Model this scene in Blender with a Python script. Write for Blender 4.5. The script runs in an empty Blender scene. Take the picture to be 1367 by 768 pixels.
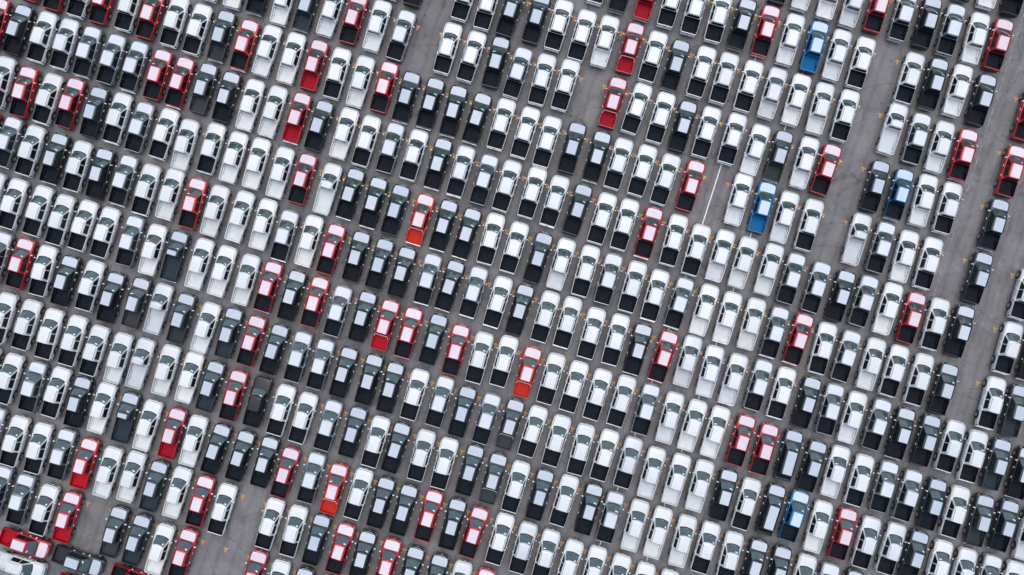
import bpy, math, random
import numpy as np
from mathutils import Matrix, Vector

random.seed(11)
S = bpy.context.scene
COL = S.collection

# ------------------------------------------------------------------ camera, sky, sun, exposure
IMG_W, IMG_H = 1367.0, 768.0
LENS = 28.0
FPX = IMG_W * LENS / 36.0
CAM_H = 81.0
TILT_X, TILT_Y = -0.0045, 0.0174
cx_, sx_ = math.cos(TILT_X), math.sin(TILT_X)
cy_, sy_ = math.cos(TILT_Y), math.sin(TILT_Y)
RX = np.array([[1, 0, 0], [0, cx_, -sx_], [0, sx_, cx_]])
RY = np.array([[cy_, 0, sy_], [0, 1, 0], [-sy_, 0, cy_]])
RCV = RX @ RY                                   # world (x right, y down, z away) -> camera
FL = np.diag([1.0, -1.0, -1.0])
RB = FL @ RCV @ FL                              # world -> blender camera
cam_d = bpy.data.cameras.new('Camera')
cam_d.lens = LENS
cam_d.sensor_width = 36.0
cam_d.sensor_fit = 'HORIZONTAL'
cam_d.clip_start = 1.0
cam_d.clip_end = 3000.0
cam = bpy.data.objects.new('Camera', cam_d)
COL.objects.link(cam)
M4 = Matrix([list(r) + [0] for r in RB.T] + [[0, 0, 0, 1]])
cam.matrix_world = Matrix.Translation((0, 0, CAM_H)) @ M4
S.camera = cam

SUN_EL, SUN_AZ = math.radians(74), math.radians(10)
W = bpy.data.worlds.new('World')
S.world = W
W.use_nodes = True
nt = W.node_tree
nt.nodes.clear()
sky = nt.nodes.new('ShaderNodeTexSky')
sky.sky_type = 'NISHITA'
sky.sun_disc = False
sky.sun_elevation = SUN_EL
sky.sun_rotation = SUN_AZ
sky.air_density = 1.0
sky.dust_density = 2.0
sky.ozone_density = 1.0
bg = nt.nodes.new('ShaderNodeBackground')
bg.inputs['Strength'].default_value = 0.15
wo = nt.nodes.new('ShaderNodeOutputWorld')
grey = nt.nodes.new('ShaderNodeHueSaturation')     # cloud cover: the blue of the sky washed out
grey.inputs['Saturation'].default_value = 0.7
nt.links.new(sky.outputs[0], grey.inputs['Color'])
nt.links.new(grey.outputs[0], bg.inputs[0])
nt.links.new(bg.outputs[0], wo.inputs[0])
sun_d = bpy.data.lights.new('Sun', 'SUN')
sun_d.energy = 1.2
sun_d.angle = math.radians(80)
sun_d.color = (1.0, 0.985, 0.96)
sun = bpy.data.objects.new('Sun', sun_d)
COL.objects.link(sun)
sdir = Vector((math.sin(SUN_AZ) * math.cos(SUN_EL), math.cos(SUN_AZ) * math.cos(SUN_EL), math.sin(SUN_EL)))
sun.rotation_euler = (-sdir).to_track_quat('-Z', 'Y').to_euler()
sun.location = sdir * 120
S.view_settings.view_transform = 'Standard'
S.view_settings.look = 'None'
S.view_settings.gamma = 1.0
S.view_settings.use_curve_mapping = False
S.view_settings.exposure = 0.30
S.render.engine = 'CYCLES'

# ------------------------------------------------------------------ materials
MATS = {}


def mat(name, col, rough=0.5, metal=0.0, coat=0.0, spec=0.5, var=0.0, scale=3.0, detail=4.0):
    if name in MATS:
        return MATS[name]
    m = bpy.data.materials.new(name)
    m.use_nodes = True
    n = m.node_tree.nodes
    l = m.node_tree.links
    b = n['Principled BSDF']
    b.inputs['Base Color'].default_value = (*col, 1)
    b.inputs['Roughness'].default_value = rough
    b.inputs['Metallic'].default_value = metal
    b.inputs['Coat Weight'].default_value = coat
    b.inputs['Coat Roughness'].default_value = 0.08
    b.inputs['Specular IOR Level'].default_value = spec
    if var > 0:
        tc = n.new('ShaderNodeNewGeometry')
        no = n.new('ShaderNodeTexNoise')
        no.inputs['Scale'].default_value = scale
        no.inputs['Detail'].default_value = detail
        mr = n.new('ShaderNodeMapRange')
        mr.inputs[1].default_value = 0.25
        mr.inputs[2].default_value = 0.75
        mr.inputs[3].default_value = 1 - var
        mr.inputs[4].default_value = 1 + var * 0.6
        mx = n.new('ShaderNodeMixRGB')
        mx.blend_type = 'MULTIPLY'
        mx.inputs[0].default_value = 1
        mx.inputs[1].default_value = (*col, 1)
        l.new(tc.outputs['Position'], no.inputs['Vector'])
        l.new(no.outputs[0], mr.inputs[0])
        l.new(mr.outputs[0], mx.inputs[2])
        l.new(mx.outputs[0], b.inputs['Base Color'])
    MATS[name] = m
    return m


PAINT = {   # base colour, metallic, roughness, film colour
    'white0': ((.68, .695, .69), 0, .30, None),
    'white1': ((.64, .66, .655), 0, .30, None),
    'white2': ((.71, .715, .705), 0, .30, None),
    'pearl0': ((.62, .635, .66), .15, .30, None),
    'pearl1': ((.56, .575, .60), .15, .30, None),
    'pearl2': ((.66, .67, .695), .10, .30, None),
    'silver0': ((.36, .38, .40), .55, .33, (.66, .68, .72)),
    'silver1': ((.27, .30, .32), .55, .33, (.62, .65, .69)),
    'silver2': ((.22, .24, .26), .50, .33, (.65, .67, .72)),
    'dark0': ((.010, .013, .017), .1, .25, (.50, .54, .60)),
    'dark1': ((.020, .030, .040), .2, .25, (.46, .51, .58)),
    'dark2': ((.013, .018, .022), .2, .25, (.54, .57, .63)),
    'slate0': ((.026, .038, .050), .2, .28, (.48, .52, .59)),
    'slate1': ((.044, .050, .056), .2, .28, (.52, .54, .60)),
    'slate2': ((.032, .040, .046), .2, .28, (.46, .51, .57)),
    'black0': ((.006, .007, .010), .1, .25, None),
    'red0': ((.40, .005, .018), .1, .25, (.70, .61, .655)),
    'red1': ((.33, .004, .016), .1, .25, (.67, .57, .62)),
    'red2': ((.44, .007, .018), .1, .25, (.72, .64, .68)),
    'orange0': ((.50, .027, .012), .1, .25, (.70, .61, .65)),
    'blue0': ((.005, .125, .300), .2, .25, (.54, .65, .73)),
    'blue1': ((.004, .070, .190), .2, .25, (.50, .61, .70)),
}
for k, (c, me, ro, fi) in PAINT.items():
    mat('paint_' + k, c, ro + .08, me, coat=0.4 if k[:4] in ('dark', 'slat', 'blac') else 0.5, spec=0.3 if k[:4] in ('dark', 'slat', 'blac') else 0.5, var=0.05, scale=0.7)
    mat('bedpaint_' + k, tuple(q * 1.0 for q in c), .65, 0, spec=.15, var=0.10, scale=1.5)
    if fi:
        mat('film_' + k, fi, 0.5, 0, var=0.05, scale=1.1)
mat('liner', (.011, .014, .020), .75, spec=.12, var=.35, scale=2.5)
mat('rubber', (.012, .012, .013), .8)
mat('seam', (.05, .05, .055), .6)
mat('plastic', (.014, .014, .016), .55)
mat('rim_back', (.10, .10, .105), .5)
mat('rim', (.45, .46, .48), .35, .8)
mat('glass', (.050, .082, .086), .06, 0, coat=.5, spec=.8, var=.35, scale=1.7)
mat('side_glass', (.008, .014, .016), .18, 0, coat=0, spec=.35)
mat('lamp', (.55, .57, .60), .12, .2, coat=.8)
mat('tail_lamp', (.11, .006, .008), .2, coat=.6)
mat('chrome', (.60, .61, .64), .2, 1)
mat('white_film', (.82, .83, .85), .45)
mat('sticker', (.55, .82, .84), .5)


# ------------------------------------------------------------------ geometry collector
class G:
    def __init__(self):
        self.v = []
        self.f = []
        self.m = []

    def grid(self, rows, m, flip=False, closed=False):
        b = len(self.v)
        n = len(rows[0])
        for r in rows:
            self.v.extend(r)
        for i in range(len(rows) - 1):
            for j in range(n if closed else n - 1):
                k = (j + 1) % n
                q = (b + i * n + j, b + i * n + k, b + (i + 1) * n + k, b + (i + 1) * n + j)
                self.f.append(q[::-1] if flip else q)
                self.m.append(m)

    def poly(self, pts, m, flip=False):
        b = len(self.v)
        self.v.extend(pts)
        q = tuple(range(b, b + len(pts)))
        self.f.append(q[::-1] if flip else q)
        self.m.append(m)

    def box(self, x0, x1, y0, y1, z0, z1, m, tx=0.0, ty=0.0):
        b = len(self.v)
        self.v.extend([(x0, y0, z0), (x1, y0, z0), (x1, y1, z0), (x0, y1, z0),
                       (x0 + tx, y0 + ty, z1), (x1 - tx, y0 + ty, z1), (x1 - tx, y1 - ty, z1), (x0 + tx, y1 - ty, z1)])
        for q in ((3, 2, 1, 0), (4, 5, 6, 7), (0, 1, 5, 4), (1, 2, 6, 5), (2, 3, 7, 6), (3, 0, 4, 7)):
            self.f.append(tuple(b + t for t in q))
            self.m.append(m)

    def tube(self, pts, r, m, n=6):
        rows = []
        for k, p in enumerate(pts):
            a = Vector(pts[max(k - 1, 0)])
            c = Vector(pts[min(k + 1, len(pts) - 1)])
            d = (c - a).normalized()
            u = d.orthogonal().normalized() if abs(d.z) > .9 else Vector((0, 0, 1)).cross(d).normalized()
            w = d.cross(u)
            rows.append([tuple(Vector(p) + r * (math.cos(t) * u + math.sin(t) * w))
                         for t in [2 * math.pi * q / n for q in range(n)]])
        self.grid(rows, m, closed=True)


def lerp_tab(tab, y):
    for (a, va), (b, vb) in zip(tab, tab[1:]):
        if (a >= y >= b):
            t = 0 if a == b else (a - y) / (a - b)
            return va + (vb - va) * t
    return tab[0][1] if y > tab[0][0] else tab[-1][1]


W_TAB = [(2.66, .44), (2.635, .58), (2.58, .70), (2.48, .795), (2.33, .865), (2.18, .905), (2.0, .925), (1.2, .915), (-1.0, .885), (-2.3, .850), (-2.6, .825)]
Z_TAB = [(2.66, .80), (2.63, .86), (2.57, .92), (2.46, .965), (2.2, 1.00), (1.34, 1.06), (1.0, 1.06), (-1.0, 1.05), (-2.6, 1.03)]
CROWN = [(2.66, .01), (2.5, .04), (2.0, .055), (1.3, .05), (0.9, .0), (-3, .0)]
WHEELS = (1.72, -1.52)
WR = .39


def half_w(y):
    return lerp_tab(W_TAB, y)


def shoulder(y):
    return lerp_tab(Z_TAB, y)


def bottom(y):
    z = .40 if y < 2.3 else .34
    for w in WHEELS:
        d = abs(y - w)
        if d < .47:
            z = max(z, .40 + math.sqrt(.47 ** 2 - d ** 2) * .97)
    return z


def side_profile(y):
    w = half_w(y)
    zb = bottom(y)
    zs = shoulder(y)
    fl = 0.0
    for wy in WHEELS:
        d = abs(y - wy)
        if d < .62:
            fl = .022 * (1 - d / .62)
    zl = max(zb + .02, .72)
    return [(w - .035, zb), (w + fl, zb + .015 if zb > .66 else zb + .12), (w + fl, min(zl + .03, zs - .12)), (w - .008, zs - .09), (w - .035, zs - .03), (w - .085, zs)]


def top_z(x, y):
    w = half_w(y) - .085
    t = min(1, abs(x) / max(w, .01))
    return shoulder(y) + lerp_tab(CROWN, y) * (1 - t ** 2.2)


def ystations(y1, y0, step=.22):
    ys = {y1, y0}
    n = max(2, int((y1 - y0) / step))
    for k in range(n + 1):
        ys.add(round(y1 + (y0 - y1) * k / n, 4))
    for w in WHEELS:
        for d in (-.48, -.46, -.38, -.22, 0, .22, .38, .46, .48):
            if y0 < w + d < y1:
                ys.add(round(w + d, 4))
    for a, _ in W_TAB:
        if y0 < a < y1:
            ys.add(a)
    return sorted(ys, reverse=True)


# cab plans: name -> (roof rear y, cab end y, body end of closed part)
SHAPES = {'double': dict(cab=-1.00, bed=True, bp=(.16,)),
          'single': dict(cab=-.12, bed=True, bp=()),
          'suv': dict(cab=-2.36, bed=False, bp=(.16, -.95))}


def g_body(shape):
    sh = SHAPES[shape]
    ce = sh['cab']
    g = G()
    P = 'PAINT'
    # closed front part
    yend = ce - .02 if sh['bed'] else -2.50
    rows = []
    for y in ystations(2.66, yend):
        pr = side_profile(y)
        w = pr[-1][0]
        xs = [w * .66, w * .33]
        half = pr + [(x, top_z(x, y)) for x in xs]
        full = [(-x, y, z) for x, z in half] + [(0, y, top_z(0, y))] + [(x, y, z) for x, z in reversed(half)]
        rows.append(full)
    g.grid(rows, P, flip=False)
    g.poly(rows[0], P)
    g.poly(rows[-1], P, flip=True)
    # bed sides
    if sh['bed']:
        for s in (-1, 1):
            rows = []
            for y in ystations(ce - .05, -2.60):
                pr = side_profile(y)
                zs = pr[-1][1]
                w = half_w(y)
                half = pr[:4] + [(w - .022, zs - .03), (w - .045, zs), (w - .085, zs), (w - .088, zs - .05), (w - .095, .60)]
                rows.append([(-s * x, y, z) for x, z in half])
            g.grid(rows, P, flip=(s < 0))
            g.poly(rows[-1], P, flip=(s > 0))
    # under body
    g.box(-.74, .74, -2.4, 2.35, .42, .56, 'plastic')
    # greenhouse
    gh = greenhouse(shape)
    g.grid(gh, P, flip=True, closed=True)
    g.poly(gh[-1], P, flip=False)
    rr = ce + (.06 if sh['bed'] else .42)
    for x in (-.30, -.10, .10, .30):        # pressed roof ribs
        g.box(x - .035, x + .035, rr + .14, .36, 1.770, 1.7855, P, .012, .03)
    # shut lines: bonnet edge, doors
    ys = [2.44, 2.3, 2.1, 1.8, 1.5, 1.36]
    for s in (-1, 1):
        a = [(s * (half_w(y) - .115), y, top_z(half_w(y) - .115, y) + .014) for y in ys]
        b = [(s * (half_w(y) - .140), y, top_z(half_w(y) - .140, y) + .014) for y in ys]
        g.grid([a, b], 'seam', flip=(s < 0))
    xs = [-.70, -.5, -.25, 0, .25, .5, .70]
    fr = [2.46 + .09 * (1 - (x / .70) ** 2) for x in xs]
    g.grid([[(x, y, top_z(x, y) + .014) for x, y in zip(xs, fr)], [(x, y - .028, top_z(x, y - .028) + .014) for x, y in zip(xs, fr)]], 'seam', flip=True)
    # cowl below the windscreen
    xs = [-.70, -.4, 0, .4, .70]
    a = [(x, 1.475 - .17 * (x / .7) ** 2, top_z(x, 1.475 - .17 * (x / .7) ** 2) + .014) for x in xs]
    b = [(x, 1.34 - .16 * (x / .7) ** 2, top_z(x, 1.34 - .16 * (x / .7) ** 2) + .020) for x in xs]
    g.grid([a, b], 'plastic', flip=True)
    # door gaps
    dl = [1.02] + list(sh['bp']) + [ce + .12 if sh['bed'] else -1.15]
    for y in dl:
        for s in (-1, 1):
            w = half_w(y) + .003
            g.poly([(s * w, y - .012, .46), (s * w, y + .012, .46), (s * w, y + .012, .9), (s * w, y - .012, .9)], 'plastic', flip=(s < 0))
    return g


def greenhouse(shape):
    ce = SHAPES[shape]['cab']
    rr = ce + (.06 if SHAPES[shape]['bed'] else .42)     # roof rear edge

    def loop(xf, yf, yc, xs, xr, yr, z, dz):
        # from the right front corner across the front, down the left side, across the rear, up the right side
        L = []
        for t in (1, .5, 0, -.5, -1):
            L.append((xf * t, yf - (yf - yc) * t * t, z - dz * t * t))
        side = []
        for q in (.10, .28, .5, .75, .93):
            u = 1 - (2 * q - 1) ** 2
            lin = xf + (xr - xf) * q
            side.append((lin + (xs - max(xf, xr)) * u + .5 * abs(xf - xr) * u, yc + (yr - yc) * q, z))
        L += [(-x, y, c) for x, y, c in side]
        for t in (-.94, 0, .94):
            L.append((xr * t, yr - .03 * (1 - t * t), z))
        L += side[::-1]
        return L
    A = loop(.735, 1.36, 1.20, .825, .79, ce, 1.035, 0)
    B = loop(.605, .65, .52, .650, .610, rr, 1.670, .0)
    B2 = loop(.585, .60, .485, .625, .590, rr + .012, 1.722, .006)
    Cc = loop(.535, .55, .45, .575, .545, rr + .04, 1.757, .008)
    D = loop(.42, .46, .38, .45, .43, rr + .11, 1.778, .005)
    return [A, B, B2, Cc, D]


def quadpatch(g, p00, p01, p11, p10, m, off, nx=1, bulge=None):
    """p00-p01 bottom edge, p10-p11 top edge"""
    a, b, c, d = map(Vector, (p00, p01, p11, p10))
    n = (b - a).cross(d - a).normalized() * off
    g.poly([tuple(a + n), tuple(b + n), tuple(c + n), tuple(d + n)], m)


def g_windshield(shape):
    g = G()
    A, B = greenhouse(shape)[:2]
    lo, hi = A[:5], B[:5]
    rows = []
    for t in (.06, .5, .95):
        r = []
        for k in range(5):
            p = Vector(lo[k]).lerp(Vector(hi[k]), t)
            sc = .93
            r.append((p.x * sc, p.y + .022 - .0 * t, p.z + .018))
        rows.append(r)
    g.grid(rows, 'glass', flip=True)
    return g


def g_sticker(shape, v):
    g = G()
    x0, x1, t0, t1, m = ((.30, .54, .74, .88, 'sticker'), (.36, .56, .72, .84, 'white_film'), (-.58, -.30, .72, .84, 'white_film'), (.22, .54, .70, .84, 'sticker'), (.40, .52, .62, .84, 'white_film'))[v]
    xm = (x0 + x1) / 2
    A, B = greenhouse(shape)[:2]

    def pt(x, t):
        lo = Vector(A[0]).lerp(Vector(A[2]), 1 - x / .735) if False else Vector((x, 1.36 - .16 * (x / .735) ** 2, 1.035))
        hi = Vector((x * .84, .63 - .11 * (x / .735) ** 2, 1.685))
        p = lo.lerp(hi, t)
        return (p.x, p.y + .03, p.z + .03)
    g.grid([[pt(x0, t0), pt(xm, t0), pt(x1, t0)], [pt(x0, t1), pt(xm, t1), pt(x1, t1)]], m, flip=False)
    return g


def g_rear_window(shape):
    g = G()
    A, B = greenhouse(shape)[:2]
    a0, a1 = Vector(A[10]), Vector(A[12])
    b0, b1 = Vector(B[10]), Vector(B[12])
    q = []
    for (l, h, t) in ((a1, b1, .25), (a0, b0, .25), (a0, b0, .9), (a1, b1, .9)):
        p = l.lerp(h, t)
        q.append((p.x * .9, p.y - .040, p.z + .01))
    g.poly(q, 'side_glass', flip=False)
    g.poly([(x, y + .006, z) for x, y, z in q], 'side_glass', flip=True)
    return g


def side_win(shape, y0b, y1b, y0t, y1t, s):
    """pane between body belt and roof edge, bottom y0b..y1b (front..rear)"""
    g = G()
    ce = SHAPES[shape]['cab']

    def xat(z):
        t = (z - 1.035) / .65
        return .812 + (.642 - .812) * t
    zb, zt = 1.115, 1.635
    q = [(xat(zb), y1b, zb), (xat(zb), y0b, zb), (xat(zt), y0t, zt), (xat(zt), y1t, zt)]
    q = [(s * (x + .020), y, z + .006) for x, y, z in q]
    g.poly(q, 'side_glass', flip=(s < 0))
    q2 = [(x - s * .008, y, z) for x, y, z in q]
    g.poly(q2, 'side_glass', flip=(s > 0))
    return g


def side_windows(shape):
    if shape == 'double':
        return [(1.02, .20, .50, .20), (.11, -.80, .11, -.70)]
    if shape == 'single':
        return [(1.02, .06, .50, .12)]
    return [(1.02, .20, .50, .20), (.11, -.88, .11, -.88), (-.98, -1.95, -.98, -1.72)]


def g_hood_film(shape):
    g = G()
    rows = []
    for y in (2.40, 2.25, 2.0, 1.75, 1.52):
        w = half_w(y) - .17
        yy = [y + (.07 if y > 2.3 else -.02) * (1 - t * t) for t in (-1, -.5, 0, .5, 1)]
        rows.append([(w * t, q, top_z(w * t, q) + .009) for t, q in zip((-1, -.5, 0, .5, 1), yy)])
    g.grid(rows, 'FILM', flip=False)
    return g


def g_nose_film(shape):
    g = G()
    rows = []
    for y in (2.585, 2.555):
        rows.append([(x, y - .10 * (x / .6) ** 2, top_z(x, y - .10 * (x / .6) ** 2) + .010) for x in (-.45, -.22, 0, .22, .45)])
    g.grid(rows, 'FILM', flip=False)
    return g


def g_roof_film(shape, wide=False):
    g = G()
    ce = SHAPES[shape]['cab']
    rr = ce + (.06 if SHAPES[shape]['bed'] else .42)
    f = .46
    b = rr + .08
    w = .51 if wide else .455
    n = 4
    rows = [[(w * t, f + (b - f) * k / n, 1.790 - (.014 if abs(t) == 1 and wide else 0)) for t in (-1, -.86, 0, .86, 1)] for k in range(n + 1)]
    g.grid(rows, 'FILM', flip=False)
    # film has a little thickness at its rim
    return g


def g_roof_ribs(shape, s):
    g = G()
    ce = SHAPES[shape]['cab']
    rr = ce + (.06 if SHAPES[shape]['bed'] else .42)
    x = .52 * s
    g.box(x - .02, x + .02, rr + .1, .40, 1.745, 1.785, 'plastic', .005, .02)
    return g


def g_bed(shape, m):
    g = G()
    ce = SHAPES[shape]['cab']
    y1, y0 = ce - .075, -2.548
    z = .61
    top = 1.038
    ys = [y1 + (y0 - y1) * k / 5 for k in range(6)]
    wf = lambda y: half_w(y) - .100
    n = 9
    for k in range(n):      # ribbed floor
        h = .006 if k % 2 else 0
        g.grid([[(wf(y) * (-1 + 2 * (k + q) / n), y, z + h) for q in (0, 1)] for y in ys], m, flip=False)
    for s in (-1, 1):
        g.grid([[(s * wf(y), y, z), (s * (wf(y) + .010), y, top - .02)] for y in ys], m, flip=(s < 0))
        wb = wf(WHEELS[1])
        g.box(*sorted((s * (wb - .16), s * (wb - .005))), WHEELS[1] - .42, WHEELS[1] + .42, z, z + .20, m, .03, .06)
        if m == 'liner':    # lip of the liner over the rail
            g.grid([[(s * (wf(y) - .004), y, top - .03), (s * (wf(y) - .004), y, top + .02), (s * (wf(y) + .040), y, top + .02), (s * (wf(y) + .040), y, top)] for y in ys], m, flip=(s < 0))
    w = wf(y1)
    g.box(-w - .02, w + .02, y1, ce - .022, .60, top, m, .0, .006)
    w = wf(y0)
    g.poly([(-w, y0, z), (w, y0, z), (w, y0, top - .03), (-w, y0, top - .03)], m, flip=True)
    return g


def g_tailgate(shape):
    g = G()
    g.box(-.755, .755, -2.645, -2.552, .56, 1.03, 'PAINT', .01, .015)
    g.box(-.14, .14, -2.650, -2.635, .80, .88, 'plastic')
    return g


def g_tail_door():
    g = G()
    g.box(-.79, .79, -2.66, -2.505, .50, 1.10, 'PAINT', .05, .03)
    return g


def g_rear_bumper(m):
    g = G()
    g.box(-.79, .79, -2.72, -2.61, .42, .555, m, .02, .02)
    return g


def g_front_bumper():
    g = G()
    xs = [-.80, -.62, -.35, 0, .35, .62, .80]
    fr = lambda x: 2.69 - .25 * (abs(x) / .8) ** 2.3
    rows = []
    for z, o in ((.34, -.08), (.40, 0), (.56, .0), (.60, -.06)):
        rows.append([(x, fr(x) + o, z) for x in xs])
    g.grid(rows, 'PAINT', flip=True)
    g.grid([[(x, fr(x) + .004, z) for x in xs[1:-1]] for z in (.43, .52)], 'plastic', flip=True)
    return g


def g_grille():
    g = G()
    g.box(-.52, .52, 2.60, 2.672, .62, .82, 'plastic', .03, .0)
    for z in (.665, .715, .765):
        g.box(-.48, .48, 2.672, 2.682, z - .012, z + .012, 'chrome')
    g.box(-.10, .10, 2.672, 2.69, .69, .76, 'chrome', .02)
    return g


def g_headlight(s):
    g = G()
    xs = [.54, .66, .76, .84]
    ys = [2.645, 2.605, 2.53, 2.40]
    rows = []
    for dz in (0, .10, .145):
        rows.append([(s * (x - dz * .15), y - dz * .35 + .012, .72 + dz + .04 * k) for k, (x, y) in enumerate(zip(xs, ys))])
    g.grid(rows, 'lamp', flip=(s > 0))
    return g


def g_taillight(s):
    g = G()
    g.box(*sorted((s * .785, s * .842)), -2.630, -2.50, .66, 1.0, 'tail_lamp', .01, .02)
    return g


def g_mirror(s, m):
    g = G()
    g.box(*sorted((s * .92, s * 1.10)), 1.00, 1.11, 1.03, 1.20, m, .02, .02)
    g.box(*sorted((s * .84, s * .95)), 1.02, 1.08, 1.03, 1.08, 'plastic')
    return g


def g_handle(s, y):
    g = G()
    w = half_w(y)
    g.box(*sorted((s * (w - .01), s * (w + .035))), y - .10, y + .10, .86, .91, 'white_film', .006, .02)
    return g


def g_wheel(s):
    g = G()
    n = 16
    prof = [(.0, .20), (.05, .235), (.05, .31), (.0, WR - .03), (-.04, WR), (-.19, WR), (-.23, WR - .04)]
    ring = lambda r, x: [(s * x, r * math.cos(2 * math.pi * k / n), r * math.sin(2 * math.pi * k / n)) for k in range(n)]
    x0 = -.02
    rows = [ring(r, x0 + x * .6) for x, r in prof]
    g.grid(rows, 'rubber', flip=(s > 0), closed=True)
    return g


def g_rim(s):
    g = G()
    n = 16
    ring = lambda r, x: [(s * x, r * math.cos(2 * math.pi * k / n), r * math.sin(2 * math.pi * k / n)) for k in range(n)]
    g.grid([ring(.235, .008), ring(.20, -.005), ring(.18, -.05)], 'rim', flip=(s < 0), closed=True)
    g.poly(ring(.18, -.05), 'rim_back', flip=(s < 0))
    g.poly(ring(.06, .0), 'rim', flip=(s < 0))
    for k in range(6):     # spokes
        a = 2 * math.pi * k / 6
        ca, sa = math.cos(a), math.sin(a)
        pts = []
        for rr_, hw in ((.04, .028), (.205, .036)):
            for q in (-hw, hw):
                pts.append((s * (-.006), rr_ * ca - q * sa, rr_ * sa + q * ca))
        g.poly([pts[0], pts[2], pts[3], pts[1]], 'rim', flip=(s < 0))
    return g


def g_sports_bar():
    g = G()
    y = -1.12
    r = .03
    g.tube([(-.72, y - .26, 1.03), (-.66, y - .06, 1.30), (-.60, y, 1.36), (0, y, 1.38), (.60, y, 1.36), (.66, y - .06, 1.30), (.72, y - .26, 1.03)], r, 'FILM')
    return g


# part table for one vehicle: list of (part name, geometry key, builder, location)
GEO = {}


def nose(y):
    return y if y < 1.4 else 1.4 + (y - 1.4) * .915



def geo(key, fn, *a):
    if key not in GEO:
        g = fn(*a)
        g.v = [(x, nose(y), z) for x, y, z in g.v]
        GEO[key] = g
    return GEO[key]


def parts_of(spec):
    sh, paint, bedm, bar, stick = spec
    film = PAINT[paint][3]
    fam = paint[:-1]
    L = [('body', geo(('body', sh), g_body, sh), (0, 0, 0)),
         ('windshield', geo(('ws', sh), g_windshield, sh), (0, 0, 0)),
         ('windshield>sticker', geo(('st', sh, stick), g_sticker, sh, stick), (0, 0, 0)),
         ('rear_window', geo(('rw', sh), g_rear_window, sh), (0, 0, 0)),
         ('grille', geo('grille', g_grille), (0, 0, 0)),
         ('front_bumper', geo('fb', g_front_bumper), (0, 0, 0)),
         ('rear_bumper', geo(('rb', stick % 2), g_rear_bumper, 'chrome' if stick % 2 else 'BUMP'), (0, 0, 0))]
    for k, t in enumerate(side_windows(sh)):
        for s in (-1, 1):
            L.append(('side_window', geo(('sw', sh, k, s), side_win, sh, *t, s), (0, 0, 0)))
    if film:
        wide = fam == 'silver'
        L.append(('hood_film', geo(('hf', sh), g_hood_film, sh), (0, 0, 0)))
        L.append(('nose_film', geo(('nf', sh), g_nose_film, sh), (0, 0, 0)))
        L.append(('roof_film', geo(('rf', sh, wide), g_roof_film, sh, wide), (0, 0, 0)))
    else:
        for s in (-1, 1):
            L.append(('roof_gutter', geo(('rg', sh, s), g_roof_ribs, sh, s), (0, 0, 0)))
    if SHAPES[sh]['bed']:
        L.append(('bed_liner' if bedm == 'liner' else 'bed_floor', geo(('bed', sh, bedm), g_bed, sh, bedm), (0, 0, 0)))
        L.append(('tailgate', geo('tg', g_tailgate, sh), (0, 0, 0)))
    else:
        L.append(('tailgate', geo('tgs', g_tail_door), (0, 0, 0)))
    hy = {'double': (.30, -.70), 'single': (.10,), 'suv': (.30, -.72)}[sh]
    for s in (-1, 1):
        L.append(('headlight', geo(('hl', s), g_headlight, s), (0, 0, 0)))
        L.append(('taillight', geo(('tl', s), g_taillight, s), (0, 0, 0)))
        L.append(('mirror', geo(('mi', s, 'm'), g_mirror, s, 'MIRR'), (0, 0, 0)))
        for y in hy:
            L.append(('door_handle', geo(('dh', s, y), g_handle, s, y), (0, 0, 0)))
        for wy in WHEELS:
            L.append(('wheel', geo(('wh', s), g_wheel, s), (s * (half_w(wy) + .012), nose(wy), WR)))
            L.append(('wheel>rim', geo(('ri', s), g_rim, s), (s * (half_w(wy) + .012), nose(wy), WR)))
    if bar:
        L.append(('sports_bar', geo('bar', g_sports_bar), (0, 0, 0)))
    return L


def resolve(m, paint):
    if m == 'BED':
        return 'bedpaint_' + paint
    if m == 'PAINT':
        return 'paint_' + paint
    if m == 'FILM':
        return 'film_' + paint if PAINT[paint][3] else 'white_film'
    if m == 'MIRR':
        return 'white_film' if PAINT[paint][3] else 'paint_' + paint
    if m == 'BUMP':
        return 'paint_' + paint if paint.startswith(('white', 'pearl')) else 'plastic'
    return m


MESH = {}


def make_mesh(name, V, F, MI, mats, sharp=50):
    me = bpy.data.meshes.new(name)
    me.from_pydata(V, [], F)
    for m in mats:
        me.materials.append(MATS[m])
    me.polygons.foreach_set('material_index', MI)
    me.polygons.foreach_set('use_smooth', [True] * len(F))
    me.update()
    me.set_sharp_from_angle(angle=math.radians(sharp))
    return me


def mesh_for(name, g, paint):
    ms = [resolve(m, paint) for m in g.m]
    uniq = sorted(set(ms))
    key = (id(g), tuple(uniq))
    if key not in MESH:
        MESH[key] = make_mesh(name, g.v, g.f, [uniq.index(m) for m in ms], uniq)
    return MESH[key]


# ------------------------------------------------------------------ parking lattice
LO = (-51.3557, -27.6329)
LA = (2.3722, .7683)          # one bay along a row   (x right, y down)
LB = (-1.7300, 5.4124)        # one row down
ROW_ANG = math.atan2(LA[1], LA[0])
WS_H, WS_BACK = 1.36, 1.68    # windscreen centre: height and distance behind the nose


def project(p):
    v = RCV @ np.array([p[0], -p[1], CAM_H - p[2]])
    return IMG_W / 2 + FPX * v[0] / v[2], IMG_H / 2 + FPX * v[1] / v[2]


def unproject(px, py, z):
    d = RCV.T @ np.array([(px - IMG_W / 2) / FPX, (py - IMG_H / 2) / FPX, 1.0])
    k = (CAM_H - z) / d[2]
    return d[0] * k, -d[1] * k


def lattice(i, j):
    return (LO[0] + LA[0] * i + LB[0] * j, -(LO[1] + LA[1] * i + LB[1] * j))


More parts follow.
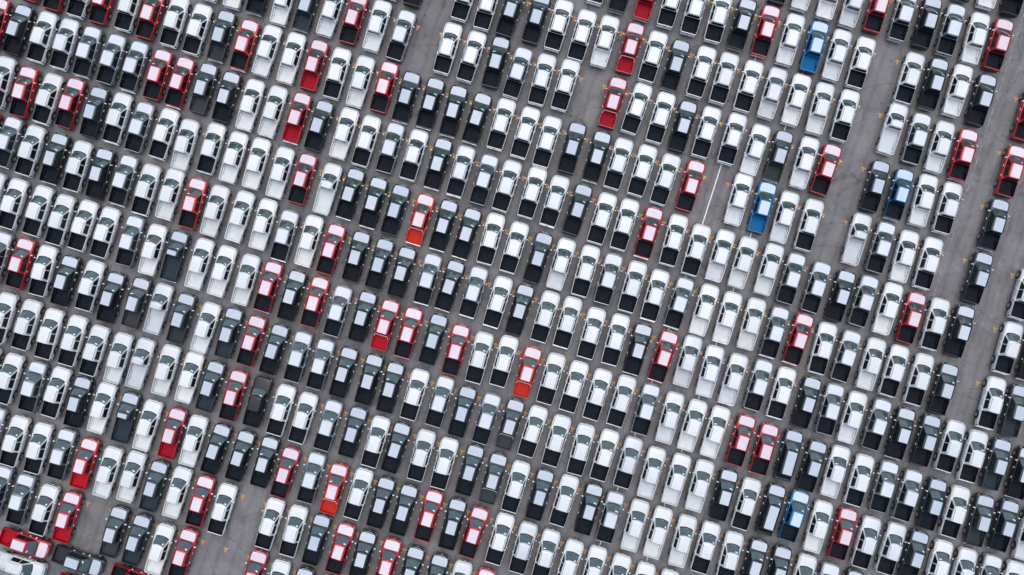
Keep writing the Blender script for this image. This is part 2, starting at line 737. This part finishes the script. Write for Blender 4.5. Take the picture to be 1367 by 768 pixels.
ROWS = {
    -6: (36, 'DwD'),
    -5: (29, 'DpwpRSDSwR'),
    -4: (22, 'WDrPPWDRpbpW.WDwD.R'),
    -3: (14, 'WD.WPDDWWwqWDWWWpwwW.zSwR.R'),
    -2: (7, 'WwDwdsRwS.WPDSWW.qPWDPPpdpR.DNwP.D'),
    -1: (0, 'RRWRWRWWdOwwrWwRDDDDWWWDDWWWR.pbpW.zSwP.D.P'),
    0: (-1, 'RDWPSSSRRdDwwrDwWSPDPSWWWDWWRWWpwwSSDSwRWD.PD'),
    1: (0, 'WRWRDWSWwPwwwRvDDDoDDWWDsWSWPSwwwSRWSwPWD.Wd'),
    2: (0, 'RSWDWDSWwOwwwSwRDDDSDSWDWWWPDRpppSWDSpSDDPWdD'),
    3: (1, 'PWWWWWSwkwwwRDRSDqRDRWWoWWWWSpwwRRUDpWSSDWdDp'),
    4: (2, 'SRWDWDdzdwdRDSSDDDWSDSfWWWWPppwDWUBwRPPDWPSW'),
    5: (3, 'WWWWWwzwwdRKWWSDWDWWDfWDWDSwwwPWDDWSD'),
    6: (3, 'WWSWDwkwrwDDDRSoWDDRDRWPPWWWWW'),
    7: (4, 'SWWSrwwdwRW.WWDRDRDDWR'),
    8: (5, 'SSWr.ddwR..RWDW'),
}


def spec_of(c):
    v = random.choice('012')
    own = 'BED'
    return {
        'W': ('double', 'white' + v, 'liner', False), 'w': ('double', 'white' + v, own, False),
        'P': ('double', 'pearl' + v, 'liner', False), 'p': ('double', 'pearl' + v, own, False),
        'S': ('double', 'silver' + v, 'liner', False), 's': ('double', 'pearl' + v, own, False),
        'D': ('double', 'dark' + v, 'liner', False), 'd': ('double', 'slate' + v, own, False),
        'f': ('double', 'slate1', own, True), 'K': ('double', 'black0', 'liner', False),
        'R': ('double', 'red' + v, 'liner', False), 'r': ('double', 'red' + v, own, False),
        'q': ('double', 'red' + v, own, True), 'O': ('double', 'orange0', 'liner', False),
        'o': ('double', 'orange0', own, True), 'B': ('double', 'blue0', 'liner', False),
        'N': ('double', 'blue1', 'liner', False),
        'b': ('double', 'blue0', own, False), 'v': ('single', 'white' + v, own, False),
        'z': ('single', 'pearl' + v, own, False), 'k': ('single', 'slate' + v, own, False),
        'U': ('suv', 'dark' + v, 'liner', False),
    }[c] + (random.choice((0, 0, 0, 1, 2, 3, 3, 4)),)


HEAD = math.radians(-16.6)
cars = []       # dict(i, j, code, spec, x, y, rot)
seen = set()


def place(i, j, code, ws, head):
    """ws = windscreen centre on the ground plan"""
    d = (math.sin(-head), math.cos(head))
    off = 2.66 - WS_BACK
    return dict(i=i, j=j, code=code, spec=spec_of(code), x=ws[0] - d[0] * off, y=ws[1] - d[1] * off, rot=head)


for j, (i0, s) in ROWS.items():
    for k, c in enumerate(s):
        seen.add((i0 + k, j))
        if c == '.':
            continue
        x, y = lattice(i0 + k, j)
        h = HEAD + math.radians(random.gauss(0, .75))
        la, lo = random.gauss(0, .06), random.gauss(0, .11)
        cars.append(place(i0 + k, j, c, (x + la * math.cos(HEAD) - lo * math.sin(HEAD), y + la * math.sin(HEAD) + lo * math.cos(HEAD)), h))
# the block parked across the rows in the corner
for px, py, c in ((41.7, 732, 'r'), (35, 762, 'w'), (113, 755.5, 'd'), (119, 793, 'r'), (191, 781, 'R')):
    cars.append(place(None, None, c, unproject(px, py, WS_H), -math.pi / 2 - ROW_ANG + math.radians(random.uniform(-1, 1))))


def corners(c, zs=(0, 1.0, 1.75)):
    r = []
    ca, sa = math.cos(c['rot']), math.sin(c['rot'])
    for z in zs:
        sx, sy = (.95, 2.66) if z < 1.5 else (.6, 1.0)
        for a in (-sx, sx):
            for b in (-sy, sy):
                r.append(project((c['x'] + a * ca - b * sa, c['y'] + a * sa + b * ca, z)))
    return r


def hull_area(pts):
    # clip to the frame by sampling the convex hull
    pts = sorted(set(pts))

    def half(ps):
        h = []
        for p in ps:
            while len(h) > 1 and (h[-1][0] - h[-2][0]) * (p[1] - h[-2][1]) - (h[-1][1] - h[-2][1]) * (p[0] - h[-2][0]) <= 0:
                h.pop()
            h.append(p)
        return h
    h = half(pts)[:-1] + half(pts[::-1])[:-1]

    def clip(poly, ax, lim, keep_less):
        out = []
        for a, b in zip(poly, poly[1:] + poly[:1]):
            ia = (a[ax] <= lim) == keep_less
            ib = (b[ax] <= lim) == keep_less
            if ia:
                out.append(a)
            if ia != ib:
                t = (lim - a[ax]) / (b[ax] - a[ax])
                out.append((a[0] + (b[0] - a[0]) * t, a[1] + (b[1] - a[1]) * t))
        return out
    for ax, lim, kl in ((0, 0, False), (0, IMG_W, True), (1, 0, False), (1, IMG_H, True)):
        h = clip(h, ax, lim, kl)
        if not h:
            return 0
    return abs(sum(a[0] * b[1] - a[1] * b[0] for a, b in zip(h, h[1:] + h[:1]))) / 2


for c in cars:
    c['area'] = hull_area(corners(c))
print('vehicles listed', len(cars), 'in view', sum(c['area'] > 0 for c in cars))
cars = [c for c in cars if c['area'] > 15]

# further rows just outside the picture, so the lot goes on
extra = []
for j in range(-8, 12):
    for i in range(-8, 52):
        if (i, j) in seen:
            continue
        x, y = lattice(i, j)
        c = place(i, j, random.choice('WWWWWwwPpSSDDDDdRR'), (x, y), HEAD)
        px, py = project((c['x'], c['y'], .8))
        if not (-150 < px < IMG_W + 150 and -130 < py < IMG_H + 130):
            continue
        if hull_area([(a + e, b + f) for a, b in corners(c) for e in (-3, 3) for f in (-3, 3)]) > 0 or (j > 6 and i < 16) or i > 40 or i in (34, 39):
            continue
        extra.append(c)

# which vehicles stand as things of their own: other kinds, and the 300 pickups that show largest
cars.sort(key=lambda c: -c['area'])
MAXN = 300
single, rest = [], []
for c in cars:
    (single if c['spec'][0] == 'suv' or len(single) < MAXN else rest).append(c)
print('single', len(single), 'rest', len(rest), 'extra', len(extra))

# ------------------------------------------------------------------ labels
COLOR = {'W': 'white', 'w': 'white', 'P': 'pearl', 'p': 'pearl', 'S': 'silver', 's': 'pearl', 'D': 'black', 'd': 'charcoal',
         'f': 'charcoal', 'K': 'black', 'R': 'red', 'r': 'red', 'q': 'red', 'O': 'orange', 'o': 'orange', 'B': 'blue', 'N': 'blue', 'b': 'blue',
         'v': 'white', 'z': 'pearl', 'k': 'charcoal', 'U': 'black'}
BED = {'W': 'black-bed', 'P': 'black-bed', 'S': 'black-bed', 'D': 'black-bed', 'R': 'black-bed', 'O': 'black-bed', 'B': 'black-bed', 'N': 'black-bed',
       'w': 'white-bed', 'p': 'white-bed', 's': 'white-bed', 'd': 'grey-bed', 'f': 'hooped grey-bed', 'K': 'all-black', 'r': 'red-bed', 'q': 'hooped red-bed',
       'o': 'hooped orange-bed', 'b': 'blue-bed', 'v': 'long-bed single-cab', 'z': 'long-bed single-cab', 'k': 'long-bed single-cab'}
SIMPLE = {'pearl': 'white'}
GRIDC = {(c['i'], c['j']): c for c in cars if c['i'] is not None}


def nb(i, j):
    if (i, j) in GRIDC:
        col = COLOR[GRIDC[(i, j)]['code']]
        return SIMPLE.get(col, col)
    return 'empty bay' if (i, j) in seen else None


def label(c):
    base = 'dark suv' if c['code'] == 'U' else (COLOR[c['code']] + ' ' + BED[c['code']] + ' pickup')
    base = base.replace('black all-black pickup', 'all-black uncovered pickup')
    if c['i'] is None:
        return base + ' parked crosswise to the rows'
    l, r = nb(c['i'] - 1, c['j']), nb(c['i'] + 1, c['j'])
    f, b = nb(c['i'], c['j'] - 1), nb(c['i'], c['j'] + 1)
    t = base
    sides = sorted(x for x in (l, r) if x)
    if len(sides) == 2:
        t += ' between two %ss' % sides[0] if sides[0] == sides[1] and 'empty' in sides[0] else (' between two %s ones' % sides[0] if sides[0] == sides[1] else ' between %s and %s' % tuple(sides))
    elif sides:
        t += ' beside ' + sides[0]
    if f:
        t += ', behind ' + f
    if b:
        t += ', ahead of ' + b
    return t


NUM = ['', '', 'two', 'three', 'four', 'five', 'six', 'seven', 'eight', 'nine', 'ten', 'eleven', 'twelve']


def features(c):
    """where other vehicles stand along the row and along the column"""
    F = []
    if c['i'] is None:
        return F
    for k in range(2, 13):
        for q in (-k, k):
            x = nb(c['i'] + q, c['j'])
            if x and x != 'white':
                F.append((k + (0 if x in ('red', 'orange', 'blue', 'empty bay') else 6), ', %s bays from %s' % (NUM[k], x)))
        if k < 9:
            for q, t in ((-k, 'behind'), (k, 'ahead of')):
                x = nb(c['i'], c['j'] + q)
                if x and x != 'white':
                    F.append((k + (1 if x in ('red', 'orange', 'blue', 'empty bay') else 7), ', %s rows %s %s' % (NUM[k], t, x)))
    return [t for _, t in sorted(F)]


by = {}
for c in cars:
    c['label'] = label(c)
    by.setdefault(c['label'], []).append(c)
for lab, L in by.items():
    if len(L) == 1:
        continue
    FS = [features(c) for c in L]
    for c, f in zip(L, FS):
        for t in f:
            if len((lab + t).split()) <= 16 and sum(t in g_ for g_ in FS) == 1:
                c['label'] = lab + t
                break

# ------------------------------------------------------------------ ground and markings
gm = bpy.data.materials.new('asphalt')
gm.use_nodes = True
n = gm.node_tree.nodes
l = gm.node_tree.links
b = n['Principled BSDF']
b.inputs['Roughness'].default_value = .8
geoN = n.new('ShaderNodeNewGeometry')
mp = n.new('ShaderNodeMapping')
mp.inputs['Rotation'].default_value = (0, 0, ROW_ANG)
l.new(geoN.outputs['Position'], mp.inputs['Vector'])


def noise(scale, detail=4, rough=.55, dist=0):
    q = n.new('ShaderNodeTexNoise')
    q.inputs['Scale'].default_value = scale
    q.inputs['Detail'].default_value = detail
    q.inputs['Roughness'].default_value = rough
    q.inputs['Distortion'].default_value = dist
    l.new(mp.outputs[0], q.inputs['Vector'])
    return q


def ramp(src, stops):
    r = n.new('ShaderNodeValToRGB')
    while len(r.color_ramp.elements) < len(stops):
        r.color_ramp.elements.new(.5)
    for e, (p, c) in zip(r.color_ramp.elements, stops):
        e.position = p
        e.color = (*c, 1)
    l.new(src, r.inputs[0])
    return r


def mul(a, b2, fac=1.0):
    m = n.new('ShaderNodeMixRGB')
    m.blend_type = 'MULTIPLY'
    m.inputs[0].default_value = fac
    l.new(a, m.inputs[1])
    l.new(b2, m.inputs[2])
    return m.outputs[0]


big = ramp(noise(.06, 5, .6).outputs[0], [(.32, (.168, .162, .163)), (.68, (.225, .218, .219))])
med = ramp(noise(.42, 7, .68, .6).outputs[0], [(.30, (.66, .655, .66)), (.66, (1.12, 1.115, 1.11))])
fine = ramp(noise(9, 3, .7).outputs[0], [(.3, (.82, .82, .82)), (.7, (1.15, 1.15, 1.15))])
stain = ramp(noise(.33, 3, .5, 1.2).outputs[0], [(.28, (.58, .57, .57)), (.40, (1, 1, 1))])
spots = ramp(noise(1.6, 2, .4).outputs[0], [(.24, (.42, .42, .42)), (.32, (1, 1, 1))])
vor = n.new('ShaderNodeTexVoronoi')          # hairline cracks
vor.feature = 'DISTANCE_TO_EDGE'
vor.inputs['Scale'].default_value = .16
wob = noise(.8, 4)
wmx = n.new('ShaderNodeMixRGB')
wmx.blend_type = 'ADD'
wmx.inputs[0].default_value = 1.0
l.new(mp.outputs[0], wmx.inputs[1])
l.new(wob.outputs[1], wmx.inputs[2])
l.new(wmx.outputs[0], vor.inputs['Vector'])
crack = ramp(vor.outputs['Distance'], [(.002, (.62, .62, .62)), (.010, (1, 1, 1))])
tyre = n.new('ShaderNodeTexWave')
tyre.inputs['Scale'].default_value = .22
tyre.inputs['Distortion'].default_value = 2.5
tyre.inputs['Detail'].default_value = 3
l.new(mp.outputs[0], tyre.inputs['Vector'])
tr = ramp(tyre.outputs[0], [(0, (.84, .84, .84)), (.35, (1, 1, 1))])
brick = n.new('ShaderNodeTexBrick')
brick.inputs['Color1'].default_value = (1, 1, 1, 1)
brick.inputs['Color2'].default_value = (.965, .965, .97, 1)
brick.inputs['Mortar'].default_value = (.70, .70, .70, 1)
brick.inputs['Scale'].default_value = 1.0
brick.inputs['Mortar Size'].default_value = .03
brick.inputs['Mortar Smooth'].default_value = .6
brick.inputs['Brick Width'].default_value = 7.5
brick.inputs['Row Height'].default_value = 5.68
brick.offset = 0.0
l.new(mp.outputs[0], brick.inputs['Vector'])
c1 = mul(big.outputs[0], med.outputs[0])
c1 = mul(c1, fine.outputs[0])
c1 = mul(c1, stain.outputs[0], .8)
c1 = mul(c1, spots.outputs[0], .8)
c1 = mul(c1, tr.outputs[0])
c1 = mul(c1, crack.outputs[0], .75)
c1 = mul(c1, brick.outputs[0], .8)
l.new(c1, b.inputs['Base Color'])
bump = n.new('ShaderNodeBump')
bump.inputs['Strength'].default_value = .3
bump.inputs['Distance'].default_value = .02
l.new(noise(14, 3).outputs[0], bump.inputs['Height'])
l.new(bump.outputs[0], b.inputs['Normal'])
me = bpy.data.meshes.new('ground')
R = 700
N = 8
vs = [(-R + 2 * R * a / N, -R + 2 * R * b_ / N, 0) for b_ in range(N + 1) for a in range(N + 1)]
me.from_pydata(vs, [], [(b_ * (N + 1) + a, b_ * (N + 1) + a + 1, (b_ + 1) * (N + 1) + a + 1, (b_ + 1) * (N + 1) + a) for b_ in range(N) for a in range(N)])
me.materials.append(gm)
ground = bpy.data.objects.new('ground', me)
COL.objects.link(ground)
ground['kind'] = 'structure'


def worn(name, col, lo, hi):
    m = bpy.data.materials.new(name)
    m.use_nodes = True
    nn = m.node_tree.nodes
    ll = m.node_tree.links
    bb = nn['Principled BSDF']
    bb.inputs['Roughness'].default_value = .7
    ge = nn.new('ShaderNodeNewGeometry')
    no = nn.new('ShaderNodeTexNoise')
    no.inputs['Scale'].default_value = 3.2
    no.inputs['Detail'].default_value = 5
    no.inputs['Roughness'].default_value = .7
    rp = nn.new('ShaderNodeValToRGB')
    rp.color_ramp.elements[0].position = lo
    rp.color_ramp.elements[0].color = (.165, .155, .158, 1)
    rp.color_ramp.elements[1].position = hi
    rp.color_ramp.elements[1].color = (*col, 1)
    ll.new(ge.outputs['Position'], no.inputs['Vector'])
    ll.new(no.outputs[0], rp.inputs[0])
    ll.new(rp.outputs[0], bb.inputs['Base Color'])
    MATS[name] = m


worn('mark_yellow', (.56, .29, .09), .30, .46)
worn('mark_white', (.72, .72, .70), .22, .38)
worn('mark_faint', (.34, .33, .32), .48, .62)
ua = np.array([math.cos(ROW_ANG), -math.sin(ROW_ANG)])     # along a row
ub = np.array([-math.sin(ROW_ANG), -math.cos(ROW_ANG)])    # towards the tail


def flat(g, c, a0, a1, b0, b1, z, m):
    q = []
    for a, b_ in ((a0, b1), (a1, b1), (a1, b0), (a0, b0)):
        p = c + ua * a + ub * b_
        q.append((p[0], p[1], z))
    g.poly(q, m)


g = G()
for j in range(-8, 11):
    for i in range(-4, 46):
        c = np.array(lattice(i - .5, j)) - ub * .50
        flat(g, c, -.23, .23, -.085, .085, .004, 'mark_yellow')
        flat(g, c, -.085, .085, .086, .38, .004, 'mark_yellow')
o = bpy.data.objects.new('bay_markings', make_mesh('bay_markings', g.v, g.f, [0] * len(g.f), ['mark_yellow']))
COL.objects.link(o)
o.parent = ground
o['kind'] = 'stuff'
for i, m in ((29.0, 'mark_white'), (31.0, 'mark_white'), (38.75, 'mark_faint')):
    g = G()
    for k in range(40):
        c0 = np.array(lattice(i, -8 + k * .5))
        flat(g, c0, -.06, .06, 0, 2.841, .004, m)
    o = bpy.data.objects.new('painted_line', make_mesh('painted_line', g.v, g.f, [0] * len(g.f), [m]))
    COL.objects.link(o)
    o.parent = ground
    o['kind'] = 'structure'

# ------------------------------------------------------------------ vehicles
for c in single:
    suv = c['spec'][0] == 'suv'
    t = bpy.data.objects.new('suv' if suv else 'pickup_truck', None)
    t.empty_display_size = .3
    COL.objects.link(t)
    t.location = (c['x'], c['y'], 0)
    t.rotation_euler = (0, 0, c['rot'])
    t['label'] = c['label']
    t['category'] = 'suv' if suv else 'pickup truck'
    t['group'] = 'dark suvs among the pickups' if suv else ('pickups parked across the rows' if c['i'] is None else COLOR[c['code']] + ' pickups parked in the rows')
    par = None
    for name, gg, loc in parts_of(c['spec']):
        sub = '>' in name
        name = name.split('>')[-1]
        p = bpy.data.objects.new(name, mesh_for(name, gg, c['spec'][1]))
        COL.objects.link(p)
        p.parent = par if sub else t
        if not sub:
            p.location = loc
            par = p

# all the others as one mass
matlist, VV, LS, LT, LV, MI = [], [], [], [], [], []
CACHE = {}
voff = 0
loff = 0
for c in rest + extra:
    key = c['spec']
    if key not in CACHE:
        vv, ff, mm = [], [], []
        for name, gg, loc in parts_of(key):
            o0 = len(vv)
            vv.extend([(x + loc[0], y + loc[1], z + loc[2]) for x, y, z in gg.v])
            ff.extend([tuple(q + o0 for q in f) for f in gg.f])
            mm.extend([resolve(m, key[1]) for m in gg.m])
        for m in mm:
            if m not in matlist:
                matlist.append(m)
        cnt = np.array([len(f) for f in ff])
        CACHE[key] = (np.array(vv), np.concatenate([np.array(f) for f in ff]), cnt, np.array([matlist.index(m) for m in mm]))
    v, lv, cnt, mi = CACHE[key]
    ca, sa = math.cos(c['rot']), math.sin(c['rot'])
    w = np.empty_like(v)
    w[:, 0] = c['x'] + v[:, 0] * ca - v[:, 1] * sa
    w[:, 1] = c['y'] + v[:, 0] * sa + v[:, 1] * ca
    w[:, 2] = v[:, 2]
    VV.append(w)
    LV.append(lv + voff)
    LT.append(cnt)
    MI.append(mi)
    voff += len(v)
if VV:
    VV = np.concatenate(VV)
    LV = np.concatenate(LV)
    LT = np.concatenate(LT)
    MI = np.concatenate(MI)
    LS = np.concatenate(([0], np.cumsum(LT)[:-1]))
    me = bpy.data.meshes.new('pickup_trucks')
    me.vertices.add(len(VV))
    me.vertices.foreach_set('co', VV.astype(np.float32).ravel())
    me.loops.add(len(LV))
    me.loops.foreach_set('vertex_index', LV.astype(np.int32))
    me.polygons.add(len(LT))
    me.polygons.foreach_set('loop_start', LS.astype(np.int32))
    me.polygons.foreach_set('material_index', MI.astype(np.int32))
    me.polygons.foreach_set('use_smooth', np.ones(len(LT), bool))
    for m in matlist:
        me.materials.append(MATS[m])
    me.update(calc_edges=True)
    me.validate()
    me.set_sharp_from_angle(angle=math.radians(50))
    o = bpy.data.objects.new('pickup_trucks', me)
    COL.objects.link(o)
    o['kind'] = 'stuff'
    o['label'] = 'remaining mass of mixed white, dark and red pickups parked in the rows'
    o['category'] = 'pickup trucks'
    print('stuff polys', len(LT))
